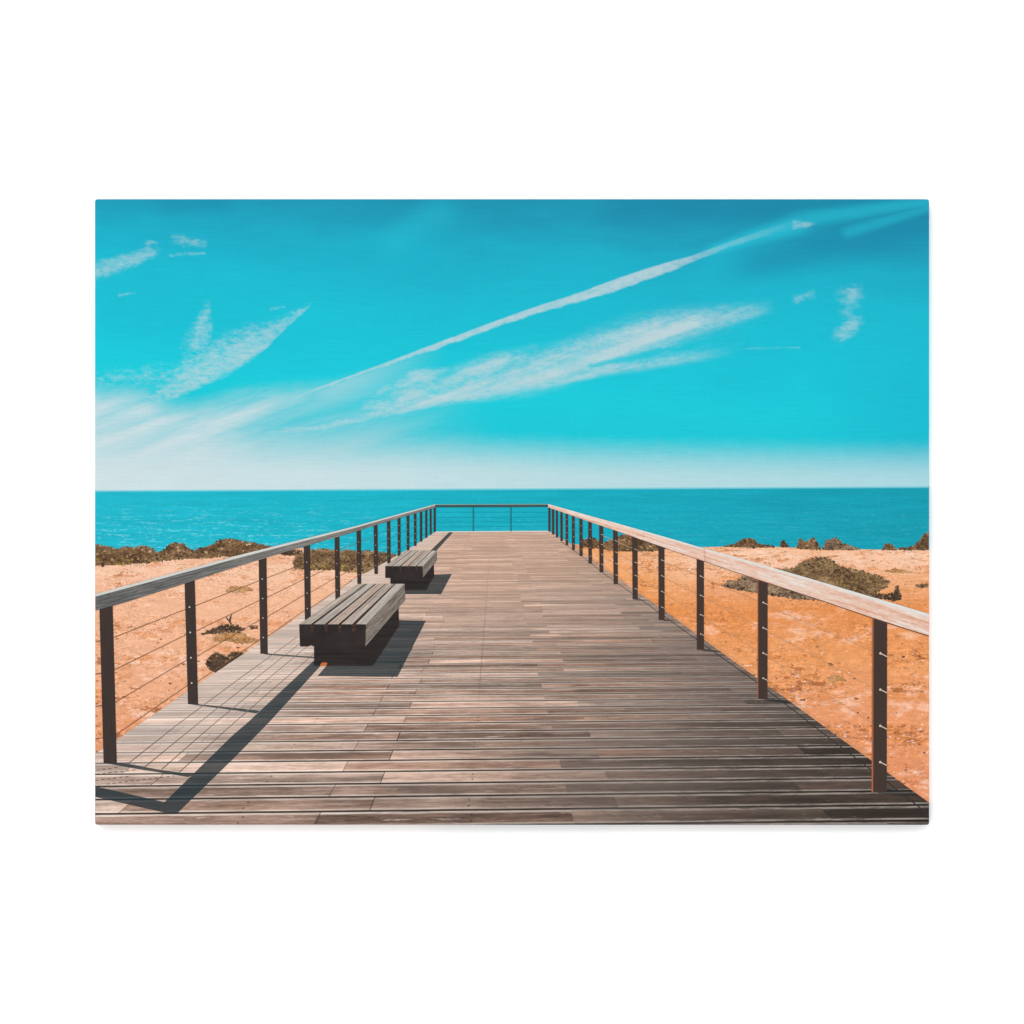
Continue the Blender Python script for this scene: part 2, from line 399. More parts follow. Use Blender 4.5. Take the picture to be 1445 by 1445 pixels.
# ------------------------------------------------------------------ flat printed shapes
Y0 = 1164.0
RECT = (134.6, 281.6, 1310.6, 1163.3)
def rounded(x0, y0, x1, y1, r, n=5):
    pts = []
    for cx, cy, a0 in ((x1-r, y1-r, 0), (x0+r, y1-r, 90), (x0+r, y0+r, 180), (x1-r, y0+r, 270)):
        for k in range(n+1):
            a = math.radians(a0 + 90*k/n); pts.append((cx + r*math.cos(a), cy + r*math.sin(a)))
    return pts
CLIP = rounded(*RECT, 3.0)
def clip(poly):
    out = list(poly)
    for k in range(len(CLIP)):
        ax, ay = CLIP[k]; bx, by = CLIP[(k+1) % len(CLIP)]
        inside = lambda p: (bx-ax)*(p[1]-ay) - (by-ay)*(p[0]-ax) >= -1e-9
        src, out = out, []
        for n in range(len(src)):
            p, q = src[n-1], src[n]
            ip, iq = inside(p), inside(q)
            if ip != iq:
                d1 = (bx-ax)*(p[1]-ay) - (by-ay)*(p[0]-ax); d2 = (bx-ax)*(q[1]-ay) - (by-ay)*(q[0]-ax)
                k2 = d1/(d1-d2); out.append((p[0]+(q[0]-p[0])*k2, p[1]+(q[1]-p[1])*k2))
            if iq: out.append(q)
        if len(out) < 3: return []
    return out

LAYER = .00005
def sheet(name, polys, layer, mats, parent, label=None):
    """ink lying on the canvas; polys = list of outlines or (outline, material index)"""
    bm = bmesh.new()
    for n, p in enumerate(polys):
        mi = 0
        if isinstance(p, tuple) and len(p) == 2 and isinstance(p[1], int): p, mi = p
        p = clip(p)
        if len(p) < 3: continue
        ar = sum(p[k-1][0]*p[k][1] - p[k][0]*p[k-1][1] for k in range(len(p)))
        if ar > 0: p = p[::-1]
        y = -DEPTH - LAYER*((layer if layer < 4.4 else layer + 6) + (.35*mi if layer > 4.4 else 0)) - ((n-1) % 99 + 1 if n else 0)*(.0000018 if layer < 4.4 else .0000004)
        vs_ = [bm.verts.new(((x-722.5)/1000, y, (Y0-yy)/1000)) for x, yy in p]
        try: f = bm.faces.new(vs_)
        except ValueError: continue
        f.material_index = mi
    bm.normal_update()
    bmesh.ops.triangulate(bm, faces=bm.faces[:])
    bm.normal_update()
    for f in bm.faces:
        if f.normal.y > 0: f.normal_flip()
    me = bpy.data.meshes.new(name); bm.to_mesh(me); bm.free()
    for m in (mats if isinstance(mats, (list, tuple)) else [mats]): me.materials.append(m)
    o = bpy.data.objects.new(name, me); C.objects.link(o); o.parent = parent
    if label: o['label'] = label
    return o

def holder(name, parent, label=None):
    o = bpy.data.objects.new(name, None); C.objects.link(o); o.parent = parent
    o.empty_display_size = .02
    if label: o['label'] = label
    return o

def band(pts, w):
    """outline of a line of some width through points; w = number or list"""
    n = len(pts); ws = w if isinstance(w, list) else [w]*n
    L, R = [], []
    for k, (x, y) in enumerate(pts):
        a = pts[max(k-1, 0)]; b = pts[min(k+1, n-1)]
        dx, dy = b[0]-a[0], b[1]-a[1]; l = math.hypot(dx, dy) or 1
        nx, ny = -dy/l, dx/l
        L.append((x+nx*ws[k]/2, y+ny*ws[k]/2)); R.append((x-nx*ws[k]/2, y-ny*ws[k]/2))
    return L + R[::-1]

def dot(x, y, r, n=8):
    return [(x+r*math.cos(2*math.pi*k/n), y+r*math.sin(2*math.pi*k/n)) for k in range(n)]

# ------------------------------------------------------------------ wall behind
def wall():
    g = G('white_wall')
    n = g.noise(g.X*.02, g.Y*.02, 0.0, detail=3.0)
    col = g.mix((.93, .93, .93, 1), (.95, .95, .95, 1), n)
    g.L.new(col.s, g.bsdf.inputs['Base Color']); g.bsdf.inputs['Roughness'].default_value = .9
    g.bsdf.inputs['Specular IOR Level'].default_value = .1
    bm = bmesh.new()
    bmesh.ops.create_cube(bm, size=1)
    for v in bm.verts: v.co = Vector((v.co.x*7, v.co.y*.1 + .05, v.co.z*7))
    me = bpy.data.meshes.new('wall'); bm.to_mesh(me); bm.free(); me.materials.append(g.mat)
    o = bpy.data.objects.new('wall', me); C.objects.link(o)
    o['kind'] = 'structure'; o['category'] = 'wall'; o['label'] = 'plain white wall behind the canvas print'
wall()

# ------------------------------------------------------------------ the canvas
ZB = (722.5 - Y0)/1000
root = bpy.data.objects.new('canvas_print', None); C.objects.link(root)
root.location = (0, 0, ZB); root.empty_display_size = .1
root['label'] = 'wide unframed canvas print of a seaside boardwalk with benches, hung on a white wall'
root['category'] = 'canvas print'

def wrapped_canvas():
    g = G('wrapped_canvas')
    X, Y = g.X, g.Y
    hzn = horizon(g)
    shore = g.ls(X, 134, 1311, 790, 775)
    edge = g.curve(X, [(134, 1063), (614, 751), (615, 751), (776, 750), (1311, 1132)], smooth=False)
    n = g.noise(X*.02, Y*.05, 2.0, detail=4.0)
    sky = g.ramp(Y + (n-.5)*40.0, [(270, '#2088a5'), (345, '#20a9c2'), (470, '#1ebccf'), (600, '#22c3d2'), (660, '#a8d3da'), (690, '#bcd9de')])
    sky = g.mix(sky, '#c6d9dd', (1.0 - g.ss(X, 200, 420)) * g.ss(Y, 540, 570) * .8)
    col = g.mix(sky, g.gain(g.ramp(X, [(134, '#24b2c6'), (1311, '#1b99ad')]), (n-.5)*.5 + 1.0), g.m('GREATER_THAN', Y, hzn))
    sand = g.gain(g.ramp(n, [(.35, '#e0946a'), (.65, '#f0c2a4')]), (g.noise(X*.15, Y*.25, 9.0)-.5)*.8 + 1.0)
    col = g.mix(col, sand, g.m('GREATER_THAN', Y, shore))
    t, T, u = ground(g)
    q = 1.0 / T / 1.025e-4 - .55; f = g.fract(q)
    wood = g.gain(g.ramp(X, [(134, '#b2978a'), (640, '#a08678'), (1000, '#6a5d57'), (1311, '#453e3b')]), (g.noise(u*9.0, q*3.0, 3.0, detail=4.0)-.5)*1.4 + 1.0)
    wood = g.mix(wood, '#2b201b', g.mx(g.ss(f, .875, .925), 1.0 - g.ss(f, .02, .05)) * .9)
    col = g.mix(col, wood, g.m('GREATER_THAN', Y, edge))
    m = g.finish(col)
    out = rounded(134, 281, 1311.2, 1164, 3.2, 6)
    rings = [(0.0, 0.0), (0.0, DEPTH-.0014), (.45, DEPTH-.0004), (1.4, DEPTH)]     # inset mm, depth
    bm = bmesh.new(); R = []
    cx, cy = (134+1311.2)/2, (281+1164)/2
    for ins, d in rings:
        ring = []
        for x, y in out:
            xx = x - ins*(1 if x > cx else -1); yy = y - ins*(1 if y > cy else -1)
            ring.append(bm.verts.new(((xx-722.5)/1000, -d, (Y0-yy)/1000)))
        R.append(ring)
    n = len(out)
    for a, b in zip(R, R[1:]):
        for k in range(n): bm.faces.new((a[k], a[(k+1) % n], b[(k+1) % n], b[k]))
    bm.faces.new(R[-1]); bm.faces.new(R[0][::-1])
    bmesh.ops.recalc_face_normals(bm, faces=bm.faces[:])
    for f in bm.faces: f.smooth = False
    me = bpy.data.meshes.new('stretched_canvas'); bm.to_mesh(me); bm.free(); me.materials.append(m)
    o = bpy.data.objects.new('stretched_canvas', me); C.objects.link(o); o.parent = root
wrapped_canvas()

# sky and sea
sheet('printed_sky', [[(130, 270), (1320, 270), (1320, 686.0), (130, 691.9)]], 1, mat_of('print_sky', sky_color), root)
sheet('printed_sea', [[(130, 691.9), (1320, 686.0), (1320, 790), (130, 790)]], 1, mat_of('print_sea', sea_color), root)

# sand either side of the deck
M_sand = mat_of('print_sand', sand_color)
sl = ([(130, 789), (222, 784), (290, 781), (345, 776), (381, 771.6), (405, 770.6), (422, 772), (432, 775), (440, 779), (470, 780), (503, 779), (520, 781), (560, 783)])
sheet('printed_sand', [sl + [(570, 800), (430, 880), (340, 940), (160, 1075), (130, 1075)]], 2, M_sand, root, 'pale pink sand left of the deck')
sr = [(806, 767), (811, 768), (822, 769.5), (840, 770), (900, 771), (960, 772.5), (1000, 772), (1040, 770.6), (1092, 771.5), (1125, 773), (1160, 774.6), (1211, 775), (1240, 775.6), (1270, 774.4), (1320, 774)]
sheet('printed_sand', [sr + [(1320, 1150), (1250, 1120), (960, 905), (800, 790)]], 2, M_sand, root, 'orange sand right of the deck')

# scrub along the shore and on the sand
MS_brown = shrub_mat('print_scrub_brown', '#372a20', '#5d4632', '#7b5e44', '#9a7b5e', .2)
MS_olive = shrub_mat('print_scrub_olive', '#3a2e23', '#66503a', '#8a6e50', '#ab8d69', .2, 20.0)
MS_grey = shrub_mat('print_scrub_grey', '#463a30', '#70594a', '#927860', '#b0977b', .1, 40.0)
MS_dark = shrub_mat('print_scrub_dark', '#2f2520', '#43362c', '#584739', '#705a45', 0, 60.0)
MS_dry = shrub_mat('print_scrub_dry', '#7d5534', '#a87646', '#c68f5c', '#dbab7e', 0, 80.0)
MS_tan = shrub_mat('print_scrub_tan', '#755a42', '#957455', '#b29170', '#cbad8e', 0, 120.0)
MS_flower = shrub_mat('print_scrub_flower', '#584a2b', '#8a7236', '#a98c40', '#c2a659', .3, 140.0)
shrubs = [
 ([(130,768),(149,771),(162,775),(181,773),(192,774),(201,771),(213,773.5),(220,780),(229,784),(226,791),(207,794),(178,796),(149,798),(130,797)], MS_brown, 2.2, 2.0, 'long low brown bush at the left edge of the picture'),
 ([(218,785),(224,780),(230,778),(239,769),(246,766),(258,768),(267,775),(275,778),(284,784),(275,788),(251,789),(225,791)], MS_brown, 1.8, 1.8, 'small rounded brown bush'),
 ([(268,781),(274,778),(283,774),(299,770),(309,763),(318,761),(328,760.6),(345,764),(363,768),(384,772),(390,776),(360,783),(334,785),(313,785),(290,788),(275,788)], MS_brown, 1.6, 1.8, 'wide domed brown bush before the sea'),
 ([(414,795),(418,783),(441,776),(460,775),(481,778),(489,776),(503,778),(527,778),(556,782),(560,786),(538,800),(518,808),(489,807),(470,804),(433,804),(416,802)], MS_olive, 1.6, 1.7, 'broad olive bush behind the left railing posts'),
 ([(392,779),(402,778),(414,776),(426,777),(424,782),(410,784),(398,783)], MS_dark, 1.0, 2.0, None),
 ([(291,936),(296,926),(305,921),(315,924),(320,927),(326,921.5),(341,921),(346,924),(340,930),(305,950),(296,945)], MS_dark, 1.4, 1.8, 'dark round bush touching the left edge of the deck'),
 ([(300,899),(316,893),(338,892),(350,899),(364,904),(352,907),(335,907),(318,904),(304,906)], MS_dry, 2.4, 2.0, 'dry yellowed tuft beyond the left railing'),
 ([(284,895),(299,888),(312,883),(326,882),(337,884),(345,888),(338,892),(316,893),(300,894)], MS_dark, 2.4, 1.8, None),
 ([(352,884),(363,883),(364,887),(354,888)], MS_dark, .8, 2.0, None),
 ([(326,882),(322,876),(318.5,871),(320.5,871),(323.5,876),(324.5,870),(328,865),(326.5,871),(325.5,877),(328,882)], MS_dark, .3, 3.0, None),
 ([(318,834),(326,829),(340,828),(352,830),(356,833),(344,836),(330,836)], MS_dry, 1.6, 2.0, None),
 ([(818,771),(822,763),(829,760),(836,758.5),(842,762),(852,766),(866,762),(876,756),(888,754),(898,757),(908,761),(933,764),(941,774),(930,777),(898,778.5),(868,777.5),(854,775),(838,773)], MS_brown, 1.6, 1.8, 'brown bush behind the right railing posts'),
 ([(944,775),(955,772.5),(966,773),(964,775.6),(950,776.4)], MS_dark, .8, 2.0, None),
 ([(1020,771.5),(1038,767),(1049,761),(1055,759.8),(1062,761),(1071,768),(1092,770.6),(1092,772.5),(1060,772.5)], MS_brown, 1.2, 1.6, 'low mound of scrub right of the far deck end'),
 ([(1101,772),(1103,764),(1106,762),(1110,768),(1114,772)], MS_brown, 1.0, 1.6, None),
 ([(1124,774),(1127,766),(1129,760),(1133,763),(1138,765),(1144,761),(1148.5,759),(1153,767),(1158,776)], MS_brown, 1.4, 1.5, None),
 ([(1161,776),(1164,767),(1166,763),(1173,762),(1178,759),(1184,763),(1189,767),(1200,770),(1213,775.6)], MS_grey, 1.3, 1.5, None),
 ([(1244,776),(1249,769),(1254,767),(1259,769),(1265,776)], MS_brown, 1.0, 1.5, None),
 ([(1266,776),(1270,773),(1288,772),(1293,767),(1298,763),(1304,755),(1308,752),(1320,750),(1320,776)], MS_brown, 1.1, 1.6, 'dark scrub at the right edge of the picture'),
 ([(1060,806),(1090,804),(1112,803),(1122,801),(1128,795),(1136,792),(1146,789),(1158,786),(1166,788),(1172,790),(1180,796),(1187,800),(1206,804),(1226,809),(1240,814),(1256,821),(1250,829),(1240,834),(1226,850),(1180,840),(1120,820)], MS_olive, 2.0, 1.7, 'large flowering bush seen above the right handrail'),
 ([(1226,839),(1240,838),(1252,839),(1262,836),(1265,828),(1267,827),(1269,834),(1272,846),(1262,848),(1247,845),(1232,843)], MS_dark, 1.4, 1.8, None),
 ([(1019,827),(1028,820),(1040,820),(1049,812),(1066,810),(1100,820),(1150,840),(1160,846),(1148,846),(1123,845),(1103,842),(1086,839.5),(1065,836),(1040,832)], MS_grey, 1.8, 1.8, 'grey scrub seen under the right handrail'),
 ([(1168,958),(1176,953),(1188,955),(1194,961),(1184,960),(1176,963),(1170,961)], MS_dry, 1.2, 2.0, None),
 ([(1248,806),(1262,803),(1275,805),(1287,807),(1280,809),(1262,808)], MS_dry, 1.0, 2.0, None),
 ([(1292,826),(1301,824),(1310,825),(1308,829),(1298,829)], MS_brown, .9, 2.0, None),
]
def inside(p, poly):
    c = False
    for k in range(len(poly)):
        (x0, y0), (x1, y1) = poly[k-1], poly[k]
        if (y0 > p[1]) != (y1 > p[1]) and p[0] < (x1-x0)*(p[1]-y0)/(y1-y0) + x0: c = not c
    return c
def sprig(R, cx, cy, r, up=.4):
    """a few leaves or twigs fanning out from one spot"""
    n = R.choice((5, 6, 7)); a0 = R.random()*6.28
    return [(cx + r*R.uniform(.3, 1.2)*math.cos(a0 + a*6.283/n), cy + r*(.75)*R.uniform(.3, 1.2)*math.sin(a0 + a*6.283/n) - (up*r*R.random() if a % 2 else 0)) for a in range(n)]
for k, (pts, m, amp, st, lab) in enumerate(shrubs):
    R = random.Random(300+k); mats = [m, MS_dark, MS_tan, MS_flower]
    ps = [(pts, 0)]
    if m is MS_dry: mats[1] = MS_tan
    x0, x1 = min(p[0] for p in pts), max(p[0] for p in pts); y0, y1 = min(p[1] for p in pts), max(p[1] for p in pts)
    flowery = 'flower' in (lab or '') or 'left edge of the picture' in (lab or '') or m is MS_olive
    def pick(cx, cy):  # more tan above, more dark below: lit crowns and shaded undersides in ink
        h = (cy-y0)/(y1-y0); v = R.random()
        if h < .45: return 2 if v < .28 else (1 if v < .44 else 0)
        if flowery and h > .55 and v < .28: return 3
        return 1 if v < .48 else (2 if v < .62 else 0)
    for q in range(min(260, int((x1-x0)*(y1-y0)/16)+3)):          # clumps inside
        c = (R.uniform(x0, x1), R.uniform(y0, y1))
        if inside(c, pts): ps.append((sprig(R, *c, R.uniform(1.0, 3.4)), pick(*c)))
    for e in range(len(pts)):                                     # leaves breaking the outline
        (ax, ay), (bx, by) = pts[e], pts[(e+1) % len(pts)]
        for q in range(max(1, int(math.hypot(bx-ax, by-ay)/1.25))):
            f = R.random(); cx = ax+(bx-ax)*f + R.gauss(0, .5*amp*.6); cy = ay+(by-ay)*f + R.gauss(-.1, .5*amp*.6)
            ps.append((sprig(R, cx, cy, R.uniform(.5, .9+amp*.75)), pick(cx, cy)))
    top = [(pts[e], pts[(e+1) % len(pts)]) for e in range(len(pts))]
    for (ax, ay), (bx, by) in top:                                # twigs standing up from the crown
        if (ay+by)/2 > y0 + (y1-y0)*.62 or amp < 1.1: continue
        for q in range(int(math.hypot(bx-ax, by-ay)/2.2)):
            f = R.random(); px, py = ax+(bx-ax)*f, ay+(by-ay)*f + .8
            hgt = R.uniform(1.2, 1.6+amp*1.5); lean = R.gauss(0, .55)*hgt; wd_ = R.uniform(.3, .65)
            ps.append(([(px-wd_, py), (px+lean, py-hgt), (px+wd_, py)], R.choice((0, 0, 1, 2))))
    sheet('printed_shrub', ps, 3 + (k % 3)*.25, mats, root, lab)

# deck and the shade lying on it
EL = [(130, 1066), (166, 1043), (250, 985.5), (343, 923), (430, 864.5), (501, 817), (546, 792), (585, 769.5), (614, 750.6)]
ER = [(776, 749.8), (806.5, 768), (841, 794), (891, 829.7), (944.6, 867), (980, 893), (1020, 922), (1067, 956), (1126, 998), (1176, 1035), (1226, 1070.5), (1263, 1098), (1320, 1139)]
M_deck = mat_of('print_deck', deck_color)
deck = sheet('printed_deck', [EL + ER + [(1320, 1180), (130, 1180)]], 4.5, M_deck, root)
sheet('deck_edge_and_shadow', [band([(614, 750.6), (695, 750.0), (776, 749.6)], 1.4)], 5, flat('print_deck_edge', '#cfd0c8', .1), deck)
sheet('deck_edge_and_shadow', [band([(792,764.5),(824,787),(855,811.5),(900,843),(945,875),(992,909),(1067,962),(1122,1004),(1180,1049),(1250,1102),(1320,1157)], [.5,.6,.7,.8,.9,1.1,1.3,1.4,1.5,1.7,1.9])], 5, flat('print_cable_shadow_line', '#383534', .1), deck)  # dark line printed as a cable's shadow along the right side
M_sh = shade_mat('print_shade', '#22343b', .90)
M_sh2 = shade_mat('print_shade_thin', '#4a3a34', .72)
sheet('printed_shadow', [[(441.8,933),(349,1020),(330,1036),(232,1131.9),(220,1129),(130,1108.5),(130,1123.5),(227.5,1145.7),(238,1147),(246,1148),(251.5,1146.4),(330,1070),(379,1020),(452,940),(470,925)]], 5.2, M_sh, deck, 'dark angled shadow of the left handrail')
sheet('printed_shadow', [[(147,1077),(165,1076.3),(182.5,1078),(221.7,1085.6),(258,1090.6),(275,1092),(266,1096.6),(236,1091.6),(193,1085),(160,1079)]], 5.4, M_sh, deck)
sheet('printed_shadow', [[(266,993.6),(280,993.6),(337,999.6),(367,1003),(362,1006.6),(331.4,1002.4)]], 5.4, M_sh, deck)
sheet('printed_shadow', [[(368,922),(378,922),(444,927.2),(444,929),(378,924)]], 5.4, M_sh, deck)
sheet('printed_shadow', [[(634,751),(639.5,751),(616,777),(614,790),(595,800),(606,778.5)]], 5.4, M_sh, deck)
for pts, w in (([(180.3,1078),(247.9,1024.4),(256.5,1018),(340,956),(419,899)], 1.3), ([(204,1082.5),(277,1023),(282,1019),(350,965.5),(424,907.5)], 1.3),
               ([(228.3,1085.4),(300,1023),(370,965),(435,910.6)], 1.3), ([(253,1089.7),(323.4,1026),(385,972.5),(444,922)], 1.3)):
    sheet('printed_shadow', [band(pts, [1.7] + [1.1]*(len(pts)-2) + [.7])], 5.7, M_sh2, deck)
R_ = random.Random(5)
for a, b in (((136,1086.8),(169.4,1082.5)), ((136,1092.6),(195.5,1086)), ((134.5,1101.4),(182.5,1095.5)), ((150.5,1106.5),(246.4,1094.8))):
    l = math.hypot(b[0]-a[0], b[1]-a[1]); n = int(l/8.5); ds = []
    for k in range(n+1):
        t0, t1 = k*8.5/l, min((k*8.5+4.6)/l, 1)
        ds.append(band([(a[0]+(b[0]-a[0])*t0, a[1]+(b[1]-a[1])*t0), (a[0]+(b[0]-a[0])*t1, a[1]+(b[1]-a[1])*t1)], 1.3))
    sheet('printed_shadow', ds, 5.7, M_sh2, deck)
M_sh3 = shade_mat('print_shade_right', '#24292b', .72)
for p in ([(1232,1113),(1251,1113),(1290,1118),(1296,1123),(1240,1120)], [(1070,985),(1083,984.5),(1114,990.6),(1118,993.4),(1084,989)],
          [(984,915.6),(994,915.4),(1015,918.6),(1018,921),(994,919)], [(930,873.6),(938,873.6),(955,876),(938,876.4)], [(893,845),(900,845),(913,847),(900,847.2)]):
    sheet('printed_shadow', [p], 5.9, M_sh3, deck)
sheet('printed_shadow', [[(540,870),(563,875),(601,876),(561,955),(448,954),(462,938),(520,920)]], 5.9, M_sh, deck, 'dark shadow beside the nearer bench')
sheet('printed_shadow', [[(600,806),(612.5,810.7),(637.5,810),(622.5,838.4),(560,838.4),(555,830)]], 5.9, M_sh, deck, 'dark shadow beside the farther bench')

# railings ------------------------------------------------------------------
M_post = flat('print_post', '#443833', .18, .3, .02, '#3a3432')
M_postR = flat('print_post_right', '#483a34', .18, .3, .02, '#413632')
M_lit = flat('print_post_lit_edge', '#a9623f', .2)
M_nut = flat('print_nut', '#c9c2bb', .1)
M_nutR = flat('print_nut_right', '#d8c2b0', .1)
M_cable = flat('print_cable', '#7c5642', .25, .1, .1)
M_cable_far = flat('print_cable_far', '#1f7f8d', .1)
M_cable_pale = flat('print_cable_pale', '#c9a58c', .2)
M_cable_r = flat('print_cable_right', '#cf9a72', .2)

railL = holder('printed_railing', root, 'grey railing on the left side of the deck')
railR = holder('printed_railing', root, 'sunlit railing on the right side of the deck')
railF = holder('printed_railing', root, 'low railing across the far end of the deck')

# xl, xr at top, top y left, top y right, xl, xr at bottom, bottom y
PL = [(140.3,159,863,856,146.2,165.1,1077), (260.4,274.8,826,821,265.3,279.8,993.6), (365,376,794,789,367.4,378,922.5), (428.7,437.6,775,771,430.3,438.8,877),
      (472.2,478.9,761,758,473.3,480.2,848), (503.2,509.3,752,749,504.3,510,824), (527.3,532.8,743,741,528.4,533.5,810), (545.9,550.8,737,735,546.5,551.4,795),
      (561,565.2,732,730,561.3,565.4,785), (573.7,577.7,729,727,574,577.8,776.4), (584,587.7,726,724,584.2,587.8,770.4), (592.5,595.8,723,721,592.6,595.9,764.3),
      (600,603,720,718,600.1,603.1,759), (606.4,609.1,718,716,606.5,609.2,754.3), (612,615,716,714,612,615,750.6)]
PR = [(773.8,776.8,714,715,773.8,776.8,750), (778.8,782,716,717,779,782.1,754.2), (784.3,787.3,718,719,784.5,787.5,758.4), (790.6,794,720,722,790.8,794.2,763.6),
      (798,801.6,722,724,798.2,801.8,769.2), (807,811,725,728,807.2,811.2,776.2), (817.5,822,729,732,817.7,822.2,784.8), (830,835,733,736,830.4,835.4,795.2),
      (845.5,851.2,738,742,845.9,851.5,807.8), (865,871.6,745,749,865.8,872,824.2), (892,899.6,754,759,892.6,900,845.8), (929,937.6,766,771,929.4,938,874.9),
      (983,993.4,784,789,983.2,993.4,917), (1070,1083.3,813,819,1069.8,1083,986.6), (1232.4,1251.9,869,878,1231.8,1251.2,1118)]
FR = (.195, .405, .615, .825)
for side, (P, rail, mp, mn, lay) in enumerate(((PL, railL, M_post, M_nut, 8), (PR, railR, M_postR, M_nutR, 8))):
    for k, (a, b, ya, yb, c, d, y2) in enumerate(P):
        lift = min(7, (y2-ya)*.06)
        pol = [([(a, ya-lift), (b, yb-lift), (d, y2), (c, y2)], 0)]
        wpx = b - a
        mats = [mp, mn]
        yt = (ya+yb)/2 + (1 if side else 0)
        if wpx > 3.4 and not (side == 0 and k == 0):
            for f in FR:
                y = yt + (y2-yt)*f; x = (a+(c-a)*f) + wpx*(.42 if side == 0 else .52)
                r = max(.5, min(wpx*(.085 if side == 0 else .09), 1.9))
                pol.append((dot(x, y, r), 1))
                if side and wpx > 5:
                    pol.append((band([(x, y), (b+(d-b)*f+.1, y+wpx*.24)], max(.5, wpx*.065)), 1))
        if side and k == len(P)-1:
            mats.append(M_lit); pol.append(([(a-1.9, ya-.7), (a+.3, ya), (c+.3, y2), (c-1.9, y2-.7)], 2))
        if side and k == len(P)-2:
            mats.append(M_lit); pol.append(([(a-.9, ya), (a+.1, ya), (c+.1, y2), (c-.9, y2)], 2))
        sheet('post', pol, lay, mats, rail)
# wires of the left railing
for r, f in enumerate(FR):
    runs = []
    for k in range(len(PL)-1):
        a = PL[k]; b = PL[k+1]
        ya = (a[2]+a[3])/2; yb = (b[2]+b[3])/2
        fa, fb = f - .01, f + .018
        runs.append(band([(a[1]+(a[5]-a[1])*fa - .5, ya+(a[6]-ya)*fa), (b[0]+(b[4]-b[0])*fb + .5, yb+(b[6]-yb)*fb)], [max(.3, 1.0-.12*k), max(.25, .85-.12*k)]))
    y0 = (905, 951.3, 997, 1042.8)[r]
    near = runs[:6]; far = runs[6:]
    sheet('cable', near + [band([(130, y0+.4), (148.5, y0-1.4 - r*.3)], 1.3)], 7, M_cable, railL)
    sheet('cable', far, 7, M_cable_far, railL)
    # and of the right railing, which catch the light
    rr = []; rs = []
    for k in range(8, len(PR)-1):
        a = PR[k]; b = PR[k+1]
        ya = (a[2]+a[3])/2 + 1; yb = (b[2]+b[3])/2 + 1
        fa, fb = f + .03, f - .012
        p0 = (a[1]+(a[5]-a[1])*fa - .3, ya+(a[6]-ya)*fa); p1 = (b[0]+(b[4]-b[0])*fb + .3, yb+(b[6]-yb)*fb)
        (rs if k < 11 and r == 0 else rr).append(band([p0, p1], .55 + .06*max(0, k-9)))
    sheet('cable', rr, 7, M_cable_r, railR)
    if rs: sheet('cable', rs, 7, M_cable_pale, railR)
# handrails
def lerp_edge(pts, n=60):
    out = []
    for k in range(n+1):
        x = pts[0][0] + (pts[-1][0]-pts[0][0])*k/n
        for (x0, y0), (x1, y1) in zip(pts, pts[1:]):
            if x0 <= x <= x1: out.append((x, y0+(y1-y0)*(x-x0)/(x1-x0))); break
    return out
ltop = [(126,840.5),(134.5,838.2),(200,820.4),(290,796.4),(330,785.2),(400,767.6),(500,743),(540,731.8),(614,711.6)]
lmid = [(126,844),(134.5,841.7),(200,824),(290,799.9),(330,788.8),(400,770.6),(500,745.2),(540,733.6),(614,712.8)]
lbot = [(126,864),(134.5,861.5),(175,850.6),(275.5,818.6),(330,801),(400,779.6),(500,750.6),(540,738),(614,716.2)]
def graying(g, col, n):
    return g.mix(col, g.mix('#4a4c4c', '#7a7875', g.ss(n, .38, .62)), 1.0 - g.ss(g.X, 220, 460))
M_hl = grainy('print_handrail_left', -.27, [(.38, '#62605d'), (.5, '#7c7874'), (.62, '#9a958f')], .022, .6, .6, 3.0, graying)
M_hl_top = grainy('print_handrail_left_top', -.27, [(.3, '#b9b9b4'), (.5, '#cdcdc8'), (.7, '#dad9d4')], .02, .6, .15, 9.0)
hr = sheet('handrail', [(lmid + lbot[::-1], 0), (ltop + [(x, y+.15) for x, y in lmid[::-1]], 1)], 9.6, [M_hl, M_hl_top], railL)
rtop = [(773.4,711.2),(840,730),(870,738.2),(960,763.8),(985,771.4),(1060,792.5),(1160,821.4),(1180,827.4),(1320,869)]
rbot = [(773.4,715.8),(840,739),(870,749.2),(930,770),(960,780.5),(1069,817.6),(1160,847.2),(1231,871.7),(1320,900.2)]
def glare(g, col, n):
    top = g.curve(g.X, [(773, 711), (870, 738), (960, 764), (1060, 792.5), (1160, 821.4), (1320, 869)])
    d = (g.Y - top) / g.ls(g.X, 773, 1311, 4.0, 30.0)
    col = g.mix(col, '#d9e2e0', (1.0 - g.ss(d + (n-.5)*.7, .02, .30)) * .85)
    pat = g.noise(g.X*.012, g.Y*.03, 4.0, detail=4.0)
    col = g.mix(col, '#e2ad93', g.ss(pat + (n-.5)*.5, .52, .70)*.6)
    seam = 1.0 - g.ss(g.abs(g.X - 993.5 - (g.Y-775)*.1), .4, 1.1)
    seam = g.mx(seam, (1.0 - g.ss(g.abs(g.X - 908), .3, .9))*.5)
    return g.mix(col, '#b5846d', seam * .6)
M_hr = grainy('print_handrail_right', .30, [(.38, '#cf987e'), (.46, '#deb49f'), (.54, '#e4cbbc'), (.62, '#e3dcd6')], .011, .20, .25, 13.0, glare)
M_hr_b = flat('print_handrail_right_underside', '#6d4a3c', .15)
sheet('handrail', [(rtop + rbot[::-1], 0), (band([(900, 760.2), (960, 780.7), (1069, 817.9), (1160, 847.5), (1231, 872), (1320, 900.5)], [.3, .5, .8, 1.0, 1.3, 1.5]), 1)], 9.6, [M_hr, M_hr_b], railR)
M_hf = flat('print_handrail_far', '#35565a', .15, .02, .5, '#4a5350')
M_hf_top = flat('print_handrail_far_top', '#8fb0a8', .1)
for x in (667.9, 721.0):
    sheet('post', [[(x-.8, 714), (x+.8, 714), (x+.8, 750), (x-.8, 750)]], 8, flat('print_post_far', '#2a7078', .1), railF)
M_cf = flat('print_cable_end', '#1da3b5', .06)
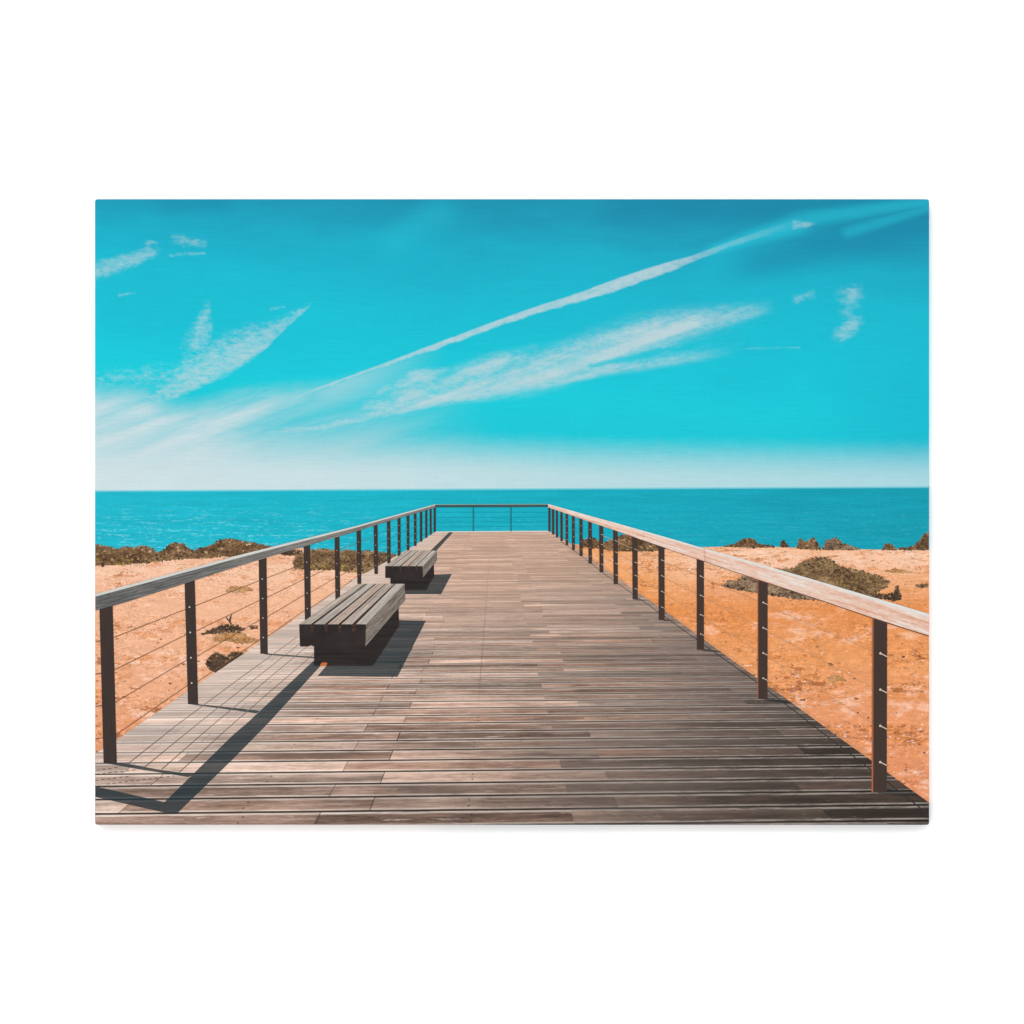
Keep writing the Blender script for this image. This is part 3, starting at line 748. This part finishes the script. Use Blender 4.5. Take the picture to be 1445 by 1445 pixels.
for y in (723, 730, 736.5, 743):
    sheet('cable', [band([(615, y), (774, y-.3)], .55)], 7, M_cf, railF)
sheet('handrail', [([(613, 712.3), (774.2, 711.8), (774.2, 715.4), (613, 715.9)], 0), (band([(613, 712.0), (774.2, 711.5)], .8), 1)], 8.6, [M_hf, M_hf_top], railF)

# benches -------------------------------------------------------------------
M_end = flat('print_bench_end', '#2f2a28', .10, .03, .03, '#363130')
M_base = flat('print_bench_base', '#2c2827', .2, .015, .2, '#332e2c')
M_gap = flat('print_bench_gap', '#38302b', .2)
M_glow = flat('print_bench_gap_end', '#3c2f29', .3, .1, .3, '#523e33')
M_spot = flat('print_sun_spot', '#c26a3c', .3, .2, .3)
def bench(label, near, far, yn, yf, front, side, base, layer, ends_y, spot=None, tone=0.0):
    b = holder('printed_bench', root, label)
    sheet('base', [(base, 0)] + ([(spot, 1)] if spot else []), layer, [M_base, M_spot], b)
    # dark sheet printed as the shade seen between the slats
    sheet('slat_gap_shade', [[(near[0][0], yn), (far[0][0]+1, yf), (far[-1][1]-1, yf), (near[-1][1]-1, yn)]], layer+.8, M_gap, b)
    for k, ((a, c), (d, e)) in enumerate(zip(near, far)):
        ang = math.atan2(yf-yn, (d+e-a-c)/2)
        tint = [('#877b71', '#a89b90', '#c6bab0'), ('#8e857d', '#aca29a', '#c8bfb7'), ('#978377', '#b19e91', '#c8b7ab'), ('#8f8177', '#ae9f94', '#c9bcb1'), ('#958c84', '#b1a89f', '#cac2b9')][k]
        m = grainy('print_slat', ang, [(.38, tint[0]), (.5, tint[1]), (.62, tint[2])], .015, .45, .5, 17.0*k + layer)
        sheet('slat', [[(a, yn), (d, yf), (e, yf), (c, yn)]], layer+1.2, m, b)
    sheet('front_panel', [(front, 0)] + [([(near[k][1]-.3, yn+.3), (near[k+1][0]+.3, yn+.3), (near[k+1][0]-.4, yn+ends_y), (near[k][1]+.4, yn+ends_y)], 1) for k in range(len(near)-1)], layer+1.6, [M_end, M_glow], b)
    ang = math.atan2(side[1][1]-side[0][1], side[1][0]-side[0][0])
    ms = grainy('print_bench_side', ang, [(.38, '#5c534c'), (.5, '#776d65'), (.62, '#968b82')], .03, .35, .35, 70.0+layer)
    sheet('side_panel', [side], layer+2.0, ms, b)
z = lambda pts, ox, oy, s: [(ox+x*s, oy+y*s) for x, y in pts]
s2 = 160/1445
bench('farther slatted grey bench on the deck',
      [(540+a*s2, 540+c*s2) for a, c in ((33,120),(131,216),(234,321),(335,420),(435,511))],
      [(540+a*s2, 540+c*s2) for a, c in ((300,366),(374,446),(454,531),(539,618),(629,692))], 798.8, 777.0,
      z([(33,984),(512,984),(514,1130),(100,1136),(33,1132)], 540, 690, s2), z([(510,984),(690,785),(694,905),(513,1128)], 540, 690, s2),
      z([(98,1120),(513,1122),(560,1060),(652,950),(657,1112),(600,1200),(560,1292),(98,1292)], 540, 690, s2), 10, 6)
s1 = 260/1445
bench('nearer slatted grey bench on the deck',
      [(400+a*s1, 400+c*s1) for a, c in ((124,215),(238,322),(345,430),(454,538),(568,652))],
      [(400+a*s1, 400+c*s1) for a, c in ((588,645),(656,719),(729,796),(804,870),(880,950))], 740+783*s1, 740+466*s1,
      z([(124,783),(647,783),(645,955),(238,955),(212,948),(200,957),(130,957)], 400, 740, s1), z([(648,783),(950,466),(955,592),(643,958)], 400, 740, s1),
      z([(240,930),(645,945),(800,780),(903,645),(907,795),(850,880),(720,1080),(700,1108),(240,1108)], 400, 740, s1), 14, 10,
      spot=z([(285,1108),(300,1085),(330,1080),(346,1090),(335,1107)], 400, 740, s1))
